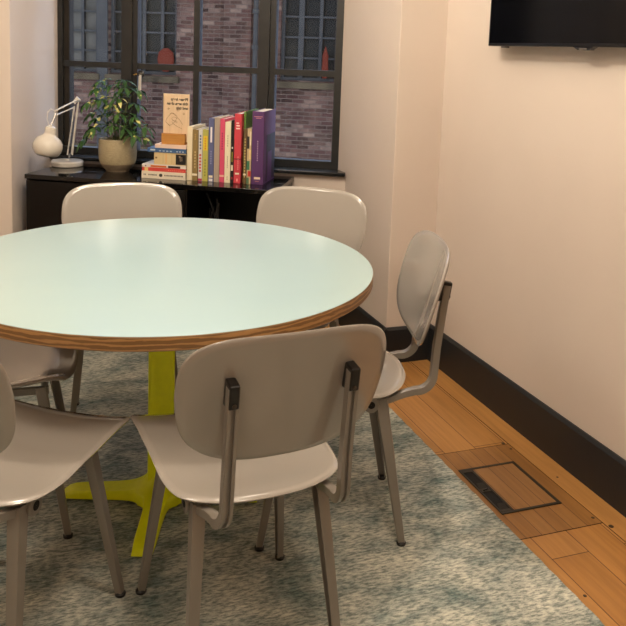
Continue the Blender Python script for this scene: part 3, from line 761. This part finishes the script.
def back_pt(x, z):
    return Vector((x, -.156-.27*(z-.70)+.64*x*x, z))
def back_outline():
    P = []; n = 1440
    for i in range(n):
        a_ = 2*PI*i/n; ca, sa = math.cos(a_), math.sin(a_)
        if sa >= 0: ex, h = 2/4.2, .143
        else: ex, h = 2/3.1, .140
        x = .223*math.copysign(abs(ca)**ex, ca); z_ = .703+h*math.copysign(abs(sa)**ex, sa)
        if z_ < .72: x *= 1-.55*(.72-z_)
        P.append((x, z_))
    return resample(P, 120)
def rrect(w, d, c):
    return [(w-c, -d), (w, -d+c), (w, d-c), (w-c, d), (-w+c, d), (-w, d-c), (-w, -d+c), (-w+c, -d)]
def make_chair(name, label):
    t = empty(name, (0, 0, 0), 0, label, 'chair', 'greige shell chairs around the round table')
    so = MB().shell(seat_outline(), (0, .14), lambda x, y: Vector((x, y, seat_z(x, y))), .009, 14).build('seat', M['chair_shell'], t, angle=60)
    bo = MB().shell(back_outline(), (0, .705), lambda x, z: back_pt(x, z), .009, 12).build('backrest', M['chair_shell'], t, angle=60)
    # under-seat frame: two cross tubes, side rails
    fr = MB()
    fr.tube([(-.160, .019, .411), (.160, .019, .411)], .011, 16)
    fr.tube([(-.150, .255, .418), (.150, .255, .418)], .010, 16)
    for s_ in (-1, 1):
        fr.sweep([(s_*.140, -.01, .415), (s_*.142, .27, .420)], rrect(.006, .011, .002))
        fr.box(s_*.11-.02, s_*.11+.02, .07, .10, .414, .4325)
        fr.box(s_*.11-.02, s_*.11+.02, -.012, .012, .416, .4380)
    fr.build('seat_frame', M['chair_steel'], t)
    for s_ in (-1, 1):
        # back support: C channel sweeping back then up
        path = [(s_*.146, .03, .409), (s_*.142, -.02, .415), (s_*.136, -.075, .434)]
        for i in range(9):
            a_ = -PI/2+.1-(PI/2-.1)*i/8; r_ = .048
            path.append((s_*(.134-.006*i/8), -.113+r_*math.cos(a_), .490+r_*math.sin(a_)))
        path += [(s_*.127, -.165, .57), (s_*.127, -.174, .66), (s_*.127, -.184, .750)]
        U = [(-.0125, -.0095), (-.0105, -.011), (.0105, -.011), (.0125, -.0095), (.0125, .011), (.0045, .011), (.0045, .004), (-.0045, .004), (-.0045, .011), (-.0125, .011)]
        # profile: b axis = outside of the bend
        vs = []; P_ = [Vector(p) for p in path]
        mb = MB(); rings = []
        for i, p in enumerate(P_):
            tg = (P_[min(i+1, len(P_)-1)]-P_[max(i-1, 0)]).normalized()
            sd = Vector((1, 0, 0)); sd = (sd-tg*sd.dot(tg)).normalized(); outw = sd.cross(tg).normalized()
            if outw.dot(Vector((0, -1, -.6))) < 0: outw = -outw
            k = 1.0 if i > 3 else .8+.05*i
            rings.append([p+sd*a*k*.92+outw*b*k*.92 for a, b in U])
        for r_ in rings: vs += r_
        m_ = len(U); fs = [(i*m_+j_, i*m_+(j_+1) % m_, (i+1)*m_+(j_+1) % m_, (i+1)*m_+j_) for i in range(len(P_)-1) for j_ in range(m_)]
        fs += [tuple(range(m_)), tuple((len(P_)-1)*m_+j_ for j_ in range(m_))]
        mb.add(vs, fs).build('back_support', M['chair_steel'], t, angle=40)
        # black bracket between support and backrest
        yb = back_pt(s_*.127, .735).y-.0040
        br = MB(); x0, x1 = s_*.127-.0105, s_*.127+.0105
        br.add([(x0, yb+.006, .704), (x1, yb+.006, .704), (x1, yb-.0055, .763), (x0, yb-.0055, .763), (x0, -.192, .708), (x1, -.192, .708), (x1, -.199, .757), (x0, -.199, .757)],
               [(0, 1, 2, 3), (4, 7, 6, 5), (0, 4, 5, 1), (1, 5, 6, 2), (2, 6, 7, 3), (3, 7, 4, 0)])
        b_ = br.build('back_bracket', M['black_plastic'], t, smooth=False, bevel=.003)
        MB().lathe([(.0045, 0), (.0045, .002), (.002, .0025)], 12, T=Matrix.Translation((s_*.127, -.1935, .716)) @ Matrix.Rotation(PI/2, 4, 'X')).build('screw', M['screw'], b_)
        # rear leg: folded sheet leg with rounded top plate and bore
        def leg(top, bot, wt, wb_, tt, tb_, open_to, nm, plate):
            top, bot = Vector(top), Vector(bot); ax = (bot-top).normalized()
            fy = Vector((0, 1, 0)); fy = (fy-ax*fy.dot(ax)).normalized(); fx = ax.cross(fy).normalized()
            if fx.dot(Vector((1, 0, 0)))*s_ < 0: fx = -fx        # fx points outwards
            mb = MB(); rings = []; n_ = 8
            for i in range(n_+1):
                k = i/n_; p = top.lerp(bot, k); w_ = (wt+(wb_-wt)*k)/2; d_ = tt+(tb_-tt)*k; th = .0035
                # U section: outer web, two flanges turned inwards
                pr = [(-w_*.82, 0), (w_*.82, 0), (w_, -d_*.25), (w_, -d_), (w_-th, -d_), (w_-th, -th*1.6), (-w_+th, -th*1.6), (-w_+th, -d_), (-w_, -d_), (-w_, -d_*.25)]
                rings.append([p+fy*a+fx*b for a, b in pr])
            m2 = len(rings[0]); vs = [v for r_ in rings for v in r_]
            fs = [(i*m2+j_, i*m2+(j_+1) % m2, (i+1)*m2+(j_+1) % m2, (i+1)*m2+j_) for i in range(n_) for j_ in range(m2)]
            fs += [tuple(range(m2)), tuple(n_*m2+j_ for j_ in range(m2))]
            mb.add(vs, fs)
            if plate:
                c_ = Vector((s_*.158, .019, .411)); seg = 20
                mb.lathe([(.023, -.006), (.023, .004), (.021, .006), (.012, .006)], 24, T=Matrix.Translation(c_) @ Matrix.Rotation(s_*PI/2, 4, 'Y'))
            o_ = mb.build('leg', M['chair_steel'], t, angle=30)
            if plate:
                MB().lathe([(.0105, .0055), (.0105, .0068), (.0005, .0068)], 20, T=Matrix.Translation(c_) @ Matrix.Rotation(s_*PI/2, 4, 'Y'), close=False).build('bore', M['dark_hole'], o_)
            fc = MB(); e_ = bot-fx*(tb_*.45)
            fc.lathe([(.0125, .0), (.0138, .003), (.0138, .007), (.010, .011)], 18, T=Matrix.Translation((e_.x, e_.y, .0)))
            fc.build('foot_cap', M['black_plastic'], o_)
        leg((s_*.156, -.010, .426), (s_*.184, -.083, .009), .037, .021, .028, .019, 1, 'rear', True)
        leg((s_*.158, .248, .432), (s_*.198, .321, .009), .031, .019, .024, .017, 1, 'front', False)
    return t

RUGZ = .0112
chairs = [
    ((.470, 1.577), 94.3, 'greige shell chair in the foreground with its back to the camera'),
    ((-.138, 1.741), 53.8, 'greige chair cropped by the left edge, its seat corner touching the foreground chair'),
    ((-.212, 2.392), -5.0, 'greige chair tucked under the left side of the table, only its seat corner showing'),
    ((.327, 2.934), -94.4, 'greige chair behind the table in front of the plant, backrest above the table top'),
    ((.950, 2.752), -128.0, 'greige chair behind the table below the purple book, backrest turned slightly left'),
    ((.953, 2.063), 164.5, 'greige chair at the right of the table seen side on, near the skirting'),
]
c0 = None
for (xy, a_, lb) in chairs:
    rz = math.radians(a_-90)
    if c0 is None:
        c0 = make_chair('shell_chair', lb); c0.location = (xy[0], xy[1], RUGZ); c0.rotation_euler = (0, 0, rz)
    else: dup(c0, (xy[0], xy[1], RUGZ), rz, lb)
tb.location.z = 0.0

# ------------------------------------------------------------------ light
def area(name, loc, size, power, col, rot=(0, 0, 0), shape='DISK'):
    l = bpy.data.lights.new(name, 'AREA'); l.shape = shape; l.size = size; l.energy = power; l.color = col
    o = bpy.data.objects.new(name, l); COL.objects.link(o); o.location = loc; o.rotation_euler = rot; return o
WARM = (1.0, .86, .70)
def point(name, loc, r, power, col=WARM):
    l = bpy.data.lights.new(name, 'POINT'); l.shadow_soft_size = r; l.energy = power; l.color = col
    o = bpy.data.objects.new(name, l); COL.objects.link(o); o.location = loc; return o
point('ceiling_lamp_table', (.32, 2.15, 2.45), .06, 24)
point('fill_light_front', (.50, .95, 2.5), .16, 17)  # this and the lamps below: unseen fill, added to soften the table shadow
point('fill_light_left', (-.85, 1.9, 2.5), .16, 13)
point('fill_light_near', (-.5, -.1, 2.5), .16, 9)
point('fill_light_window', (.95, 2.95, 2.5), .16, 6)

w = bpy.data.worlds.new('dusk'); SC.world = w; w.use_nodes = True
bg = w.node_tree.nodes['Background']; bg.inputs['Color'].default_value = (.56, .70, 1.0, 1); bg.inputs['Strength'].default_value = 2.1

# ------------------------------------------------------------------ camera
cam = bpy.data.cameras.new('camera'); co = bpy.data.objects.new('camera', cam); COL.objects.link(co)
Rv = Vector((0.94094303, -0.33671613, 0.03533359)); Uv = Vector((0.01001187, 0.13199031, 0.99120044)); Fv = Vector((0.33841687, 0.93230939, -0.12756652))
m3 = Matrix((Rv, Uv, -Fv)).transposed()
co.matrix_world = Matrix.Translation((0, 0, 1.3947)) @ m3.to_4x4()
cam.sensor_width = 36; cam.lens = 790.2/626*36
cam.shift_x = -(313.898-313)/626; cam.shift_y = -(313-153.66)/626
cam.clip_start = .02
SC.camera = co
vs = SC.view_settings; vs.view_transform = 'Standard'; vs.look = 'None'; vs.gamma = 1; vs.exposure = 1.0
